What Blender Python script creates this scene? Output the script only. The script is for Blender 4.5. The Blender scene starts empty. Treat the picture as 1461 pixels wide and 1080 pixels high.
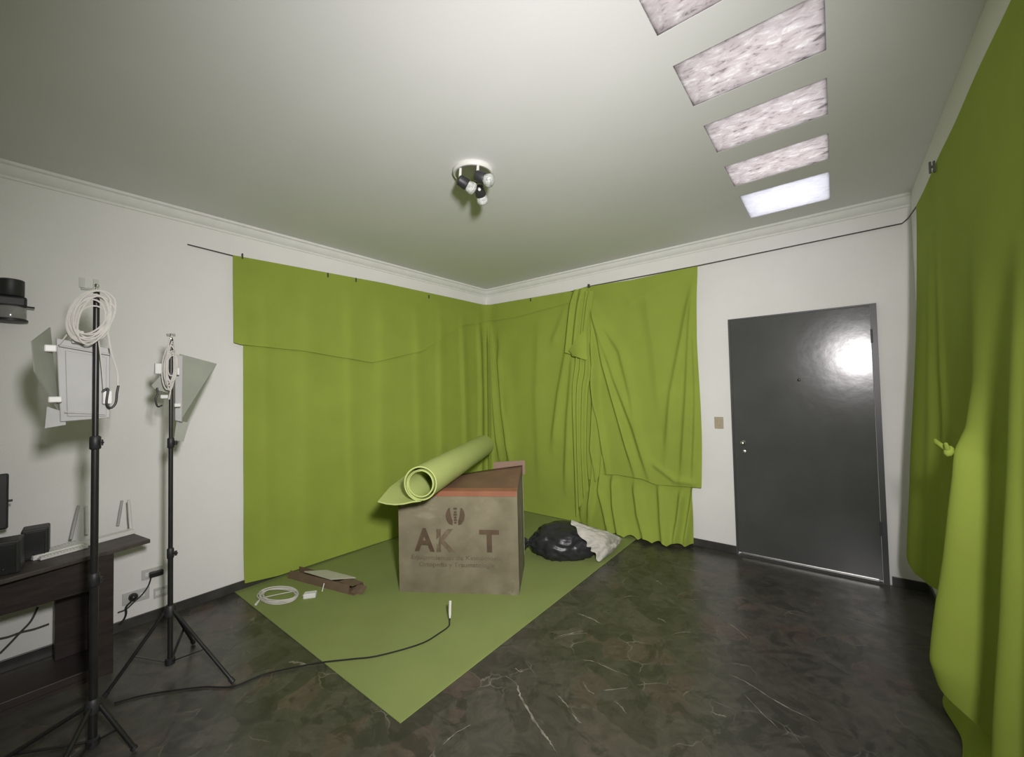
import bpy, bmesh, math, random
import numpy as np
from mathutils import Vector, Matrix, noise
random.seed(7); rng = np.random.default_rng(7)
C = bpy.context.scene.collection
PI = math.pi

# ------------------------------------------------------------------ camera
W_, H_ = 1461, 1080
CAM = np.array([3.57656, -4.01085, 1.45534])
YAW, PITCH, ROLL, FPX = 0.66891, 0.030296, -0.022235, 583.09
_f = np.array([-math.sin(YAW)*math.cos(PITCH), math.cos(YAW)*math.cos(PITCH), math.sin(PITCH)])
_r = np.array([math.cos(YAW), math.sin(YAW), 0.0]); _u = np.cross(_r, _f)
_c, _s = math.cos(ROLL), math.sin(ROLL)
_r, _u = _c*_r+_s*_u, -_s*_r+_c*_u
cd = bpy.data.cameras.new('camera'); cam = bpy.data.objects.new('camera', cd); C.objects.link(cam)
cd.sensor_fit = 'HORIZONTAL'; cd.sensor_width = 36; cd.lens = FPX*36/W_; cd.clip_start = .01
cam.matrix_world = Matrix(((_r[0],_u[0],-_f[0],CAM[0]),(_r[1],_u[1],-_f[1],CAM[1]),(_r[2],_u[2],-_f[2],CAM[2]),(0,0,0,1)))
bpy.context.scene.camera = cam

def at(px, py, ax, v):
    """world point where the sight line of a photo pixel meets a real plane (wall, floor ...)"""
    d = _f+(px-W_/2)/FPX*_r+(H_/2-py)/FPX*_u
    i = 'xyz'.index(ax)
    return CAM+(v-CAM[i])/d[i]*d

# ------------------------------------------------------------------ light
sc = bpy.context.scene
sc.view_settings.view_transform = 'Standard'; sc.view_settings.look = 'None'
sc.view_settings.gamma = 1; sc.view_settings.exposure = 0.0
sc.view_settings.use_curve_mapping = False
sc.cycles.use_denoising = True
sc.cycles.max_bounces = 10; sc.cycles.diffuse_bounces = 7
wd = bpy.data.worlds.new('sky'); sc.world = wd; wd.use_nodes = True
bg = wd.node_tree.nodes['Background']
bg.inputs[0].default_value = (.93, .96, 1.0, 1); bg.inputs[1].default_value = 3.7
# a work lamp stands just to the right of the camera and looks into the corner
ld = bpy.data.lights.new('work_lamp', 'AREA'); ld.shape = 'RECTANGLE'; ld.size = .16; ld.size_y = .22
ld.energy = 66; ld.color = (1.0, .96, .96); ld.spread = math.radians(118)
lamp = bpy.data.objects.new('work_lamp', ld); C.objects.link(lamp)
lamp.location = (3.86, -3.92, 1.85)
lamp.rotation_euler = (Vector((.85, -.75, 1.2))-lamp.location).to_track_quat('-Z', 'Y').to_euler()

# ------------------------------------------------------------------ materials
def mat(name, col, rough=.6, vary=.08, scale=8, bump=0.0, bscale=60, metal=0, spec=.5, transl=0, col2=None, stretch=None):
    m = bpy.data.materials.new(name); m.use_nodes = True
    nt = m.node_tree; N = nt.nodes; L = nt.links; b = N['Principled BSDF']
    tc = N.new('ShaderNodeTexCoord'); mp = N.new('ShaderNodeMapping'); L.new(tc.outputs['Object'], mp.inputs[0])
    if stretch: mp.inputs['Scale'].default_value = stretch
    n = N.new('ShaderNodeTexNoise'); n.inputs['Scale'].default_value = scale; n.inputs['Detail'].default_value = 5
    L.new(mp.outputs[0], n.inputs['Vector'])
    r = N.new('ShaderNodeValToRGB'); r.color_ramp.elements[0].position = .3; r.color_ramp.elements[1].position = .7
    c2 = col2 or tuple(min(1, c*(1+vary)) for c in col); c1 = col if col2 else tuple(c*(1-vary) for c in col)
    r.color_ramp.elements[0].color = (*c1, 1); r.color_ramp.elements[1].color = (*c2, 1)
    L.new(n.outputs['Fac'], r.inputs[0]); L.new(r.outputs[0], b.inputs['Base Color'])
    b.inputs['Roughness'].default_value = rough; b.inputs['Metallic'].default_value = metal
    b.inputs['Specular IOR Level'].default_value = spec
    if bump:
        n2 = N.new('ShaderNodeTexNoise'); n2.inputs['Scale'].default_value = bscale; n2.inputs['Detail'].default_value = 3
        L.new(mp.outputs[0], n2.inputs['Vector'])
        bp = N.new('ShaderNodeBump'); bp.inputs['Strength'].default_value = bump; bp.inputs['Distance'].default_value = .01
        L.new(n2.outputs['Fac'], bp.inputs['Height']); L.new(bp.outputs[0], b.inputs['Normal'])
    if transl:
        t = N.new('ShaderNodeBsdfTranslucent'); L.new(r.outputs[0], t.inputs[0])
        mx = N.new('ShaderNodeMixShader'); mx.inputs[0].default_value = transl
        L.new(b.outputs[0], mx.inputs[1]); L.new(t.outputs[0], mx.inputs[2])
        L.new(mx.outputs[0], N['Material Output'].inputs[0])
    return m

GREEN = (.315, .395, .068)
M = {}
M['wall'] = mat('white_plaster', (.80, .795, .77), .85, .025, 2.5, .12, 90)
M['ceiling'] = mat('ceiling_paint', (.705, .71, .70), .9, .02, 2, .03, 80)
M['cornice'] = mat('cornice_plaster', (.77, .77, .74), .8, .03, 12, .05, 60)
M['skirting'] = mat('dark_marble_skirting', (.05, .048, .045), .35, .35, 9)
M['cloth'] = mat('green_cloth', GREEN, .95, .05, 3, .08, 350, spec=.1, transl=.12)
M['mat'] = mat('green_foam', (.225, .275, .09), .8, .05, 3, .1, 200, spec=.2)
M['roll'] = mat('pale_green_foam', (.43, .50, .17), .75, .04, 5, .05, 200, spec=.2)
M['black'] = mat('black_metal', (.018, .018, .018), .35, .2, 20)
M['blackplastic'] = mat('black_plastic', (.022, .022, .024), .5, .2, 15)
M['satin'] = mat('satin_metal', (.42, .42, .40), .55, .05, 10, metal=1)
M['chrome'] = mat('chrome', (.75, .75, .74), .18, .05, 10, metal=1)
M['white'] = mat('white_plastic', (.72, .72, .70), .4, .04, 15)
M['cable'] = mat('white_cable', (.62, .60, .56), .5, .06, 25)
M['panel'] = mat('grey_panel', (.43, .43, .42), .5, .05, 12)
M['diffuser'] = mat('grey_diffuser_sheet', (.40, .42, .36), .6, .05, 10, transl=.15)
M['wood'] = mat('dark_wood', (.028, .019, .017), .42, .4, 6, .05, 40, stretch=(1, 1, 8))
M['woodtop'] = mat('worn_wood_top', (.065, .053, .048), .5, .3, 7, .05, 40, stretch=(8, 1, 1))
M['beige'] = mat('beige_plastic', (.42, .36, .25), .5, .05, 12)
M['plate'] = mat('grey_outlet_plate', (.52, .52, .49), .5, .03, 12)
M['door'] = mat('grey_door_paint', (.076, .078, .077), .2, .12, 3, .07, 9)
M['doorframe'] = mat('grey_frame_paint', (.06, .063, .066), .4, .12, 5)
M['steel'] = mat('brushed_steel', (.55, .55, .53), .35, .1, 30, metal=1)
M['bag'] = mat('black_bin_bag', (.022, .023, .026), .38, .2, 8, .25, 28)
M['sack'] = mat('white_sack', (.47, .455, .40), .6, .1, 9, .2, 40)
M['ink'] = mat('brown_print', (.085, .055, .03), .8, .2, 14)
M['fadedink'] = mat('faded_print', (.085, .06, .034), .8, .2, 22, col2=(.165, .13, .082))
M['tape'] = mat('red_brown_tape', (.27, .115, .065), .35, .15, 6)
M['strip'] = mat('brown_cardboard', (.155, .105, .065), .85, .1, 12)
M['lid'] = mat('brown_lid', (.165, .095, .058), .6, .15, 7)
M['foam'] = mat('white_foam_board', (.42, .42, .32), .8, .04, 20)
M['rim'] = mat('white_lamp_metal', (.60, .60, .56), .35, .03, 12)
M['wire'] = mat('dark_wire', (.06, .055, .05), .6, .2, 30)
M['glassbulb'] = mat('pearl_glass', (.44, .46, .43), .15, .35, 45, .8, 120)
M['smoke'] = mat('grey_glass', (.27, .27, .26), .15, .1, 20)

def cardboard():
    m = mat('worn_cardboard', (.135, .118, .070), .85, .1, 5, col2=(.225, .198, .13))
    nt = m.node_tree; N = nt.nodes; L = nt.links; b = N['Principled BSDF']
    ramp = b.inputs['Base Color'].links[0].from_socket
    tc = N.new('ShaderNodeTexCoord'); n = N.new('ShaderNodeTexNoise'); n.inputs['Scale'].default_value = 3.4; n.inputs['Detail'].default_value = 9; n.inputs['Roughness'].default_value = .65; n.inputs['Distortion'].default_value = .6
    L.new(tc.outputs['Object'], n.inputs['Vector'])
    r = N.new('ShaderNodeValToRGB'); r.color_ramp.elements[0].position = .57; r.color_ramp.elements[1].position = .66
    r.color_ramp.elements[0].color = (0, 0, 0, 1); r.color_ramp.elements[1].color = (.55, .55, .55, 1)
    L.new(n.outputs['Fac'], r.inputs[0])
    mx = N.new('ShaderNodeMixRGB'); L.new(r.outputs[0], mx.inputs[0]); L.new(ramp, mx.inputs[1]); mx.inputs[2].default_value = (.30, .275, .195, 1)
    L.new(mx.outputs[0], b.inputs['Base Color'])
    return m
M['box'] = cardboard()

def marble():
    m = bpy.data.materials.new('dark_breccia_marble'); m.use_nodes = True
    nt = m.node_tree; N = nt.nodes; L = nt.links; b = N['Principled BSDF']
    tc = N.new('ShaderNodeTexCoord')
    wn = N.new('ShaderNodeTexNoise'); wn.inputs['Scale'].default_value = 2.2; wn.inputs['Detail'].default_value = 6
    L.new(tc.outputs['Object'], wn.inputs['Vector'])
    ad = N.new('ShaderNodeVectorMath'); ad.operation = 'MULTIPLY_ADD'; ad.inputs[1].default_value = (.32, .32, .32)
    L.new(wn.outputs['Color'], ad.inputs[0]); L.new(tc.outputs['Object'], ad.inputs[2])
    v = N.new('ShaderNodeTexVoronoi'); v.inputs['Scale'].default_value = 6.5; v.inputs['Randomness'].default_value = 1
    L.new(ad.outputs[0], v.inputs['Vector'])
    sep = N.new('ShaderNodeSeparateColor'); L.new(v.outputs['Color'], sep.inputs[0])
    r = N.new('ShaderNodeValToRGB'); cr = r.color_ramp
    cr.elements[0].position = 0; cr.elements[0].color = (.050, .048, .039, 1)
    cr.elements[1].position = 1; cr.elements[1].color = (.088, .072, .06, 1)
    for pos, c in ((.3, (.060, .058, .047)), (.62, (.068, .066, .054)), (.86, (.076, .073, .062)), (.93, (.080, .062, .052))):
        e = cr.elements.new(pos); e.color = (*c, 1)
    L.new(sep.outputs[0], r.inputs[0])
    # cloudy variation
    n2 = N.new('ShaderNodeTexNoise'); n2.inputs['Scale'].default_value = 9; n2.inputs['Detail'].default_value = 10; n2.inputs['Roughness'].default_value = .68; n2.inputs['Distortion'].default_value = 1.5
    L.new(tc.outputs['Object'], n2.inputs['Vector'])
    r2 = N.new('ShaderNodeValToRGB'); r2.color_ramp.elements[0].position = .3; r2.color_ramp.elements[0].color = (.62, .62, .62, 1); r2.color_ramp.elements[1].position = .75; r2.color_ramp.elements[1].color = (1.40, 1.36, 1.30, 1)
    L.new(n2.outputs['Fac'], r2.inputs[0])
    mu = N.new('ShaderNodeMixRGB'); mu.blend_type = 'MULTIPLY'; mu.inputs[0].default_value = 1
    L.new(r.outputs[0], mu.inputs[1]); L.new(r2.outputs[0], mu.inputs[2])
    # dark blotches with hard edges
    nb = N.new('ShaderNodeTexNoise'); nb.inputs['Scale'].default_value = 4.2; nb.inputs['Detail'].default_value = 7; nb.inputs['Distortion'].default_value = 1.6; nb.inputs['Roughness'].default_value = .62
    L.new(tc.outputs['Object'], nb.inputs['Vector'])
    rb = N.new('ShaderNodeValToRGB'); rb.color_ramp.elements[0].position = .55; rb.color_ramp.elements[0].color = (0, 0, 0, 1); rb.color_ramp.elements[1].position = .60; rb.color_ramp.elements[1].color = (.6, .6, .6, 1)
    L.new(nb.outputs['Fac'], rb.inputs[0])
    mb = N.new('ShaderNodeMixRGB'); L.new(rb.outputs[0], mb.inputs[0]); L.new(mu.outputs[0], mb.inputs[1]); mb.inputs[2].default_value = (.026, .026, .021, 1)
    # short pale veins where two stones meet, broken up by noise
    ve = N.new('ShaderNodeTexVoronoi'); ve.feature = 'DISTANCE_TO_EDGE'; ve.inputs['Scale'].default_value = 6.5
    L.new(ad.outputs[0], ve.inputs['Vector'])
    r3 = N.new('ShaderNodeValToRGB'); r3.color_ramp.elements[0].position = 0; r3.color_ramp.elements[0].color = (1, 1, 1, 1); r3.color_ramp.elements[1].position = .022; r3.color_ramp.elements[1].color = (0, 0, 0, 1)
    L.new(ve.outputs['Distance'], r3.inputs[0])
    n3 = N.new('ShaderNodeTexNoise'); n3.inputs['Scale'].default_value = 4.3; n3.inputs['Detail'].default_value = 4
    L.new(tc.outputs['Object'], n3.inputs['Vector'])
    r4 = N.new('ShaderNodeValToRGB'); r4.color_ramp.elements[0].position = .54; r4.color_ramp.elements[0].color = (0, 0, 0, 1); r4.color_ramp.elements[1].position = .68; r4.color_ramp.elements[1].color = (.85, .85, .85, 1)
    L.new(n3.outputs['Fac'], r4.inputs[0])
    mm = N.new('ShaderNodeMath'); mm.operation = 'MULTIPLY'; L.new(r3.outputs[0], mm.inputs[0]); L.new(r4.outputs[0], mm.inputs[1])
    mx = N.new('ShaderNodeMixRGB'); L.new(mm.outputs[0], mx.inputs[0]); L.new(mb.outputs[0], mx.inputs[1]); mx.inputs[2].default_value = (.20, .19, .15, 1)
    L.new(mx.outputs[0], b.inputs['Base Color'])
    n5 = N.new('ShaderNodeTexNoise'); n5.inputs['Scale'].default_value = 9; n5.inputs['Detail'].default_value = 5; L.new(tc.outputs['Object'], n5.inputs['Vector'])
    mr = N.new('ShaderNodeMapRange'); mr.inputs['To Min'].default_value = .22; mr.inputs['To Max'].default_value = .42; L.new(n5.outputs['Fac'], mr.inputs['Value']); L.new(mr.outputs[0], b.inputs['Roughness'])
    return m
M['floor'] = marble()
M['vein'] = mat('white_marble_vein', (.085, .08, .065), .35, .3, 22, col2=(.32, .30, .25))

def skyglass(name, clear):
    m = bpy.data.materials.new(name); m.use_nodes = True
    nt = m.node_tree; N = nt.nodes; L = nt.links
    N.remove(N['Principled BSDF'])
    tc = N.new('ShaderNodeTexCoord'); mp = N.new('ShaderNodeMapping'); mp.inputs['Scale'].default_value = (11, 24, 1); mp.inputs['Rotation'].default_value = (0, 0, .5)
    L.new(tc.outputs['Object'], mp.inputs[0])
    n = N.new('ShaderNodeTexNoise'); n.inputs['Scale'].default_value = 1.4; n.inputs['Detail'].default_value = 9; n.inputs['Roughness'].default_value = .72; n.inputs['Distortion'].default_value = .8
    L.new(mp.outputs[0], n.inputs['Vector'])
    r = N.new('ShaderNodeValToRGB'); cr = r.color_ramp
    if clear:
        cr.elements[0].position = .25; cr.elements[0].color = (.50, .49, .515, 1); cr.elements[1].position = .6; cr.elements[1].color = (.63, .62, .64, 1)  # whiter, barely mottled tone: blown-out daylight glow put into the glass colour
    else:
        cr.elements[0].position = .34; cr.elements[0].color = (.20, .19, .19, 1); cr.elements[1].position = .70; cr.elements[1].color = (.72, .70, .69, 1)
        for p_, c_ in ((.40, (.37, .335, .335)), (.44, (.49, .45, .445)), (.54, (.535, .495, .49)), (.60, (.60, .58, .565))):
            e = cr.elements.new(p_); e.color = (*c_, 1)
    L.new(n.outputs['Fac'], r.inputs[0])
    t = N.new('ShaderNodeBsdfTranslucent'); L.new(r.outputs[0], t.inputs[0])
    g = N.new('ShaderNodeBsdfGlossy'); g.inputs['Roughness'].default_value = .3
    mx = N.new('ShaderNodeMixShader'); mx.inputs[0].default_value = .03
    L.new(t.outputs[0], mx.inputs[1]); L.new(g.outputs[0], mx.inputs[2]); L.new(mx.outputs[0], N['Material Output'].inputs[0])
    return m
M['pane'] = skyglass('mottled_skylight_glass', False); M['paneglow'] = skyglass('glow_skylight_glass', True)

# ------------------------------------------------------------------ helpers
class MB:
    def __init__(s): s.v = []; s.f = []; s.mi = []; s.m = 0
    def add(s, vs, fs):
        o = len(s.v); s.v += [tuple(float(c) for c in p) for p in vs]
        for f in fs: s.f.append(tuple(i+o for i in f)); s.mi.append(s.m)
        return s
    def box(s, a, b):
        (x0, y0, z0), (x1, y1, z1) = a, b
        return s.add([(x0,y0,z0),(x1,y0,z0),(x1,y1,z0),(x0,y1,z0),(x0,y0,z1),(x1,y0,z1),(x1,y1,z1),(x0,y1,z1)],
                     [(0,3,2,1),(4,5,6,7),(0,1,5,4),(1,2,6,5),(2,3,7,6),(3,0,4,7)])
    def obox(s, c, ex, ey, ez):          # oriented box: centre and three half-edge vectors
        c, ex, ey, ez = map(np.array, (c, ex, ey, ez)); vs = []
        for k in (-1, 1):
            for i, j in ((-1,-1),(1,-1),(1,1),(-1,1)): vs.append(c+i*ex+j*ey+k*ez)
        return s.add(vs, [(0,3,2,1),(4,5,6,7),(0,1,5,4),(1,2,6,5),(2,3,7,6),(3,0,4,7)])
    def slab(s, quad, off):              # four corners thickened by a vector
        q = [np.array(p, float) for p in quad]; off = np.array(off, float)
        return s.add(q+[p+off for p in q], [(0,1,2,3),(7,6,5,4),(0,4,5,1),(1,5,6,2),(2,6,7,3),(3,7,4,0)])
    def prism(s, poly, off):
        n = len(poly); q = [np.array(p, float) for p in poly]; off = np.array(off, float)
        return s.add(q+[p+off for p in q], [tuple(range(n)), tuple(range(2*n-1, n-1, -1))]+[(i, n+i, n+(i+1) % n, (i+1) % n) for i in range(n)])
    def tube(s, pts, r, n=8, closed=False, caps=True):
        P = [np.array(p, float) for p in pts]; k = len(P)
        R = r if hasattr(r, '__len__') else [r]*k
        vs = []; up = None
        for i in range(k):
            t = P[(i+1) % k]-P[i-1] if closed else P[min(i+1, k-1)]-P[max(i-1, 0)]
            t = t/(np.linalg.norm(t)+1e-12)
            if up is None:
                a = np.array([0, 0, 1.]) if abs(t[2]) < .9 else np.array([1., 0, 0]); up = a-t*(a@t)
            else: up = up-t*(up@t)
            up = up/(np.linalg.norm(up)+1e-12); w = np.cross(t, up)
            for j in range(n):
                a = 2*PI*j/n; vs.append(P[i]+R[i]*(math.cos(a)*up+math.sin(a)*w))
        fs = []
        for i in range(k if closed else k-1):
            for j in range(n):
                i2 = (i+1) % k
                fs.append((i*n+j, i2*n+j, i2*n+(j+1) % n, i*n+(j+1) % n))
        if caps and not closed: fs += [tuple(range(n-1, -1, -1)), tuple(range((k-1)*n, k*n))]
        return s.add(vs, fs)
    def lathe(s, prof, o=(0, 0, 0), axis=(0, 0, 1), n=24):
        q = Vector((0, 0, 1)).rotation_difference(Vector(axis).normalized()).to_matrix(); o = Vector(o); vs = []
        for (r, z) in prof:
            for j in range(n):
                a = 2*PI*j/n; vs.append(o+q @ Vector((r*math.cos(a), r*math.sin(a), z)))
        k = len(prof); fs = []
        for i in range(k-1):
            for j in range(n): fs.append((i*n+j, i*n+(j+1) % n, (i+1)*n+(j+1) % n, (i+1)*n+j))
        fs += [tuple(range(n-1, -1, -1)), tuple(range((k-1)*n, k*n))]
        return s.add(vs, fs)
    def grid(s, G):                      # G[i][j] -> point
        a, b = len(G), len(G[0])
        return s.add([p for row in G for p in row], [(i*b+j, i*b+j+1, (i+1)*b+j+1, (i+1)*b+j) for i in range(a-1) for j in range(b-1)])
    def build(s, name, m, parent=None, loc=None, smooth=False, bevel=0, solid=0):
        if parent is not None: base = np.array(parent['_base'])
        else: base = np.array(loc if loc is not None else (0, 0, 0), float)
        me = bpy.data.meshes.new(name)
        me.from_pydata([tuple(np.array(p)-base) for p in s.v], [], s.f)
        for mm in (m if isinstance(m, (list, tuple)) else [m]): me.materials.append(mm)
        me.polygons.foreach_set('material_index', s.mi)
        bm = bmesh.new(); bm.from_mesh(me); bmesh.ops.recalc_face_normals(bm, faces=bm.faces); bm.to_mesh(me); bm.free()
        if smooth:
            me.polygons.foreach_set('use_smooth', [True]*len(me.polygons))
            me.set_sharp_from_angle(angle=math.radians(50 if smooth is True else smooth))
        o = bpy.data.objects.new(name, me); C.objects.link(o)
        if parent is not None: o.parent = parent; o['_base'] = tuple(float(c) for c in base)
        else: o.location = base; o['_base'] = tuple(float(c) for c in base)
        if bevel:
            md = o.modifiers.new('bevel', 'BEVEL'); md.width = bevel; md.segments = 2; md.limit_method = 'ANGLE'
        if solid:
            md = o.modifiers.new('solid', 'SOLIDIFY'); md.thickness = solid; md.offset = 0
        return o

def tag(o, label, cat, group=None):
    o['label'] = label; o['category'] = cat
    if group: o['group'] = group
    return o
def thing(name, label, cat, loc, group=None):
    o = bpy.data.objects.new(name, None); C.objects.link(o); o.location = tuple(float(c) for c in loc); o.empty_display_size = .1
    o['_base'] = tuple(float(c) for c in loc)
    return tag(o, label, cat, group)
def struct(o): o['kind'] = 'structure'; return o
def smooth_path(pts, n=10, closed=False):
    P = [np.array(p, float) for p in pts]; k = len(P); out = []
    for i in range(k if closed else k-1):
        g = (lambda q: P[q % k]) if closed else (lambda q: P[min(max(q, 0), k-1)])
        p0, p1, p2, p3 = g(i-1), g(i), g(i+1), g(i+2)
        for t in np.linspace(0, 1, n, endpoint=False):
            out.append(.5*((2*p1)+(-p0+p2)*t+(2*p0-5*p1+4*p2-p3)*t*t+(-p0+3*p1-3*p2+p3)*t**3))
    if not closed: out.append(P[-1])
    return out

# ------------------------------------------------------------------ room shell
XR, YF, HC = 4.04, -5.3, 2.783
f = MB(); f.box((-.12, YF-.1, -.1), (XR+.12, .12, 0))
f.m = 1
def vein(px, w):
    P = smooth_path([at(a, b, 'z', .0004) for a, b in px], 6); k = len(P)
    vs = []
    for i, p in enumerate(P):
        t = P[min(i+1, k-1)]-P[max(i-1, 0)]; t /= np.linalg.norm(t); nrm = np.array([-t[1], t[0], 0])
        ww = .8*w*(math.sin(PI*(i+.4)/(k+.4))**.7)*(.35+1.0*random.random()); p = p+nrm*random.uniform(-.5, .5)*w; vs += [p+nrm*ww, p-nrm*ww]
    f.add(vs, [(2*i, 2*i+1, 2*i+3, 2*i+2) for i in range(k-1)])
vein([(722, 964), (736, 975), (741, 987), (744, 996), (760, 1024), (775, 1046), (784, 1058), (795, 1074)], .0065)
vein([(1040, 962), (1068, 975), (1112, 1003), (1168, 1031)], .0045)
vein([(1062, 990), (1086, 1016), (1110, 1038)], .003)
vein([(829, 941), (848, 944), (870, 954), (897, 964)], .004)
vein([(832, 972), (838, 984), (848, 990)], .004)
vein([(822, 875), (838, 880), (858, 890)], .006)
vein([(790, 910), (812, 904), (832, 900)], .005)
vein([(860, 985), (880, 983), (896, 981)], .003)
vein([(792, 988), (806, 1003), (812, 1010)], .004)
vein([(817, 1018), (822, 1026), (829, 1032)], .005)
vein([(876, 1000), (886, 1008), (894, 1018)], .005)
vein([(930, 826), (938, 829), (944, 834)], .006)
vein([(888, 853), (900, 850), (912, 852)], .004)
vein([(735, 953), (742, 958), (746, 957)], .007)
vein([(938, 882), (946, 885), (950, 888)], .006)
vein([(1016, 1016), (1026, 1020), (1036, 1022)], .006)
vein([(958, 905), (972, 902), (986, 902)], .003)
vein([(1036, 887), (1052, 898), (1068, 913)], .003)
vein([(632, 1062), (650, 1046), (672, 1034)], .003)
vein([(412, 944), (425, 945), (442, 950)], .010)
vein([(790, 912), (815, 905), (838, 903)], .003)
vein([(1200, 880), (1225, 887), (1250, 895)], .003)
struct(f.build('floor', [M['floor'], M['vein']]))

PANES = [(-.785, -.30), (-1.285, -.965), (-1.785, -1.475), (-2.285, -1.97), (-2.785, -2.47), (-3.285, -2.97), (-3.785, -3.47)]
X0, X1 = 3.096, 3.596
c = MB(); c.box((-.12, YF-.1, HC), (X0, .12, HC+.1)); c.box((X1, YF-.1, HC), (XR+.12, .12, HC+.1))
ys = sorted([b for p in PANES for b in p]); ed = [YF-.1]+ys+[.12]
for i in range(0, len(ed), 2): c.box((X0, ed[i], HC), (X1, ed[i+1], HC+.1))
struct(c.build('ceiling', M['ceiling']))
struct(MB().box((-.12, YF-.1, 0), (0, .12, HC)).build('wall_left', M['wall']))
struct(MB().box((0, 0, 0), (XR, .12, HC)).build('wall_back', M['wall']))
struct(MB().box((XR, YF-.1, 0), (XR+.12, .12, HC)).build('wall_right', M['wall']))
struct(MB().box((0, YF-.1, 0), (XR, YF, HC)).build('wall_front', M['wall']))
for i, (a, b) in enumerate(PANES):
    fr = MB()
    t = .006
    for q in (((X0, a, HC+.010), (X0+t, b, HC+.03)), ((X1-t, a, HC+.010), (X1, b, HC+.03)), ((X0+t, a, HC+.010), (X1-t, a+t, HC+.03)), ((X0+t, b-t, HC+.010), (X1-t, b, HC+.03))): fr.box(*q)
    w = struct(fr.build('window_%d' % (i+1), M['ceiling'], loc=((X0+X1)/2, (a+b)/2, HC)))
    pn = MB()
    if i == 0:      # the last strip: pane lengthened to cover the bright daylight glow beyond it
        pn.box((X0+.0005, a+.0005, HC+.001), (X1-.0005, b-.0005, HC+.007))
    else: pn.box((X0+.0005, a+.0005, HC+.001), (X1-.0005, b-.0005, HC+.007))
    pn.build('pane', M['paneglow' if i == 0 else 'pane'], w)
# cornices and skirtings
PROF = [(0, .085), (.010, .085), (.012, .070), (.026, .062), (.040, .040), (.046, .022), (.060, .016), (.060, 0), (0, 0)]
def cornice(name, o, along, inward, length):
    o, along, inward = map(np.array, (o, along, inward))
    poly = [o+inward*a+np.array([0, 0, HC-d]) for a, d in PROF]
    struct(MB().prism(poly, along*length).build(name, M['cornice'], smooth=30))
cornice('trim_1', (0, YF, 0.), (0, 1., 0), (1., 0, 0), -YF)
cornice('trim_2', (0, 0, 0.), (1., 0, 0), (0, -1., 0), XR)
struct(MB().box((0, YF, 0), (.012, 0, .066)).build('baseboard_left', M['skirting'], bevel=.002))
bb = MB(); bb.box((0, -.012, 0), (2.85, 0, .066)); bb.box((3.845, -.012, 0), (XR, 0, .066)); struct(bb.build('baseboard_back', M['skirting'], bevel=.002))
struct(MB().box((XR-.012, YF, 0), (XR, -.012, .066)).build('baseboard_right', M['skirting'], bevel=.002))

# ------------------------------------------------------------------ door
DX0, DX1, DT = 2.866, 3.826, 2.03
d = struct(MB().box((DX0+.004, -.022, .03), (DX1-.03, -.002, DT-.004)).build('door_1', M['door'], loc=((DX0+DX1)/2, -.012, 0), bevel=.002))
fr = MB(); fr.box((DX0-.012, -.016, 0), (DX0+.002, 0, DT+.01)); fr.box((DX1-.027, -.018, 0), (DX1+.006, 0, DT+.01)); fr.box((DX0+.002, -.016, DT-.002), (DX1-.027, 0, DT+.01))
fr.build('door_frame', M['doorframe'], d)
th = MB().box((DX0+.01, -.026, .0), (DX1-.03, -.001, .012)); th.build('threshold', M['doorframe'], d)
MB().box((DX0+.03, -.032, .016), (DX1-.05, -.022, .034)).build('sweep_strip', M['steel'], d, bevel=.002)
p = at(1140, 542, 'y', -.022)
MB().lathe([(.012, 0), (.012, .004), (.007, .006)], p, (0, -1, 0), 16).build('peephole', M['black'], d, smooth=True)
p = at(1060, 632, 'y', -.022)
lk = MB(); lk.lathe([(.021, 0), (.021, .006), (.016, .010), (.013, .022), (.015, .030), (.010, .034)], p, (0, -1, 0), 20); lk.build('lock', M['chrome'], d, smooth=True)
p = at(1062, 644, 'y', -.022)
MB().lathe([(.015, 0), (.014, .005), (.009, .007)], p, (0, -1, 0), 18).build('keyhole_cover', M['steel'], d, smooth=True)
hg = MB()
for z in (.35, 1.75): hg.tube([(DX1-.028, -.026, z), (DX1-.028, -.026, z+.10)], .006)
hg.build('hinge', M['doorframe'], d, smooth=True)

# light switch
p = at(1026, 603, 'y', 0)
sw = thing('light_switch', 'beige wall switch between the green curtain and the grey door', 'light switch', (p[0], 0, p[2]))
MB().box((p[0]-.036, -.010, p[2]-.052), (p[0]+.036, 0, p[2]+.052)).build('plate', M['beige'], sw, bevel=.004)
MB().box((p[0]-.012, -.016, p[2]-.022), (p[0]+.012, -.010, p[2]+.022)).build('rocker', M['beige'], sw, bevel=.003)

# ------------------------------------------------------------------ curtains
def ridge_offset(A, B, ridges):
    """A, B: 2-D coordinate arrays on the cloth; each ridge: polyline, width, amplitude, skew"""
    out = np.zeros_like(A)
    for pl, w, amp in ridges:
        P = np.array(pl, float); best = np.full(A.shape, 1e9); tt = np.zeros_like(A); sd = np.zeros_like(A)
        seg = np.linalg.norm(P[1:]-P[:-1], axis=1); tot = seg.sum(); acc = 0
        for i in range(len(P)-1):
            dx, dy = P[i+1]-P[i]; l2 = dx*dx+dy*dy
            t = np.clip(((A-P[i][0])*dx+(B-P[i][1])*dy)/l2, 0, 1)
            ex, ey = A-(P[i][0]+t*dx), B-(P[i][1]+t*dy)
            dist = np.hypot(ex, ey); m = dist < best
            best[m] = dist[m]; tt[m] = ((acc+t*seg[i])/tot)[m]; sd[m] = ((ex*dy-ey*dx) > 0)[m]
            acc += seg[i]
        ww = w*np.where(sd > 0, .55, 1.25)
        taper = np.clip(np.minimum(tt/.12, (1-tt)/.18), 0, 1)
        taper = taper*taper*(3-2*taper)
        out += amp*np.exp(-(best/ww)**2)*(.25+.75*taper)
    return out
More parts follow.
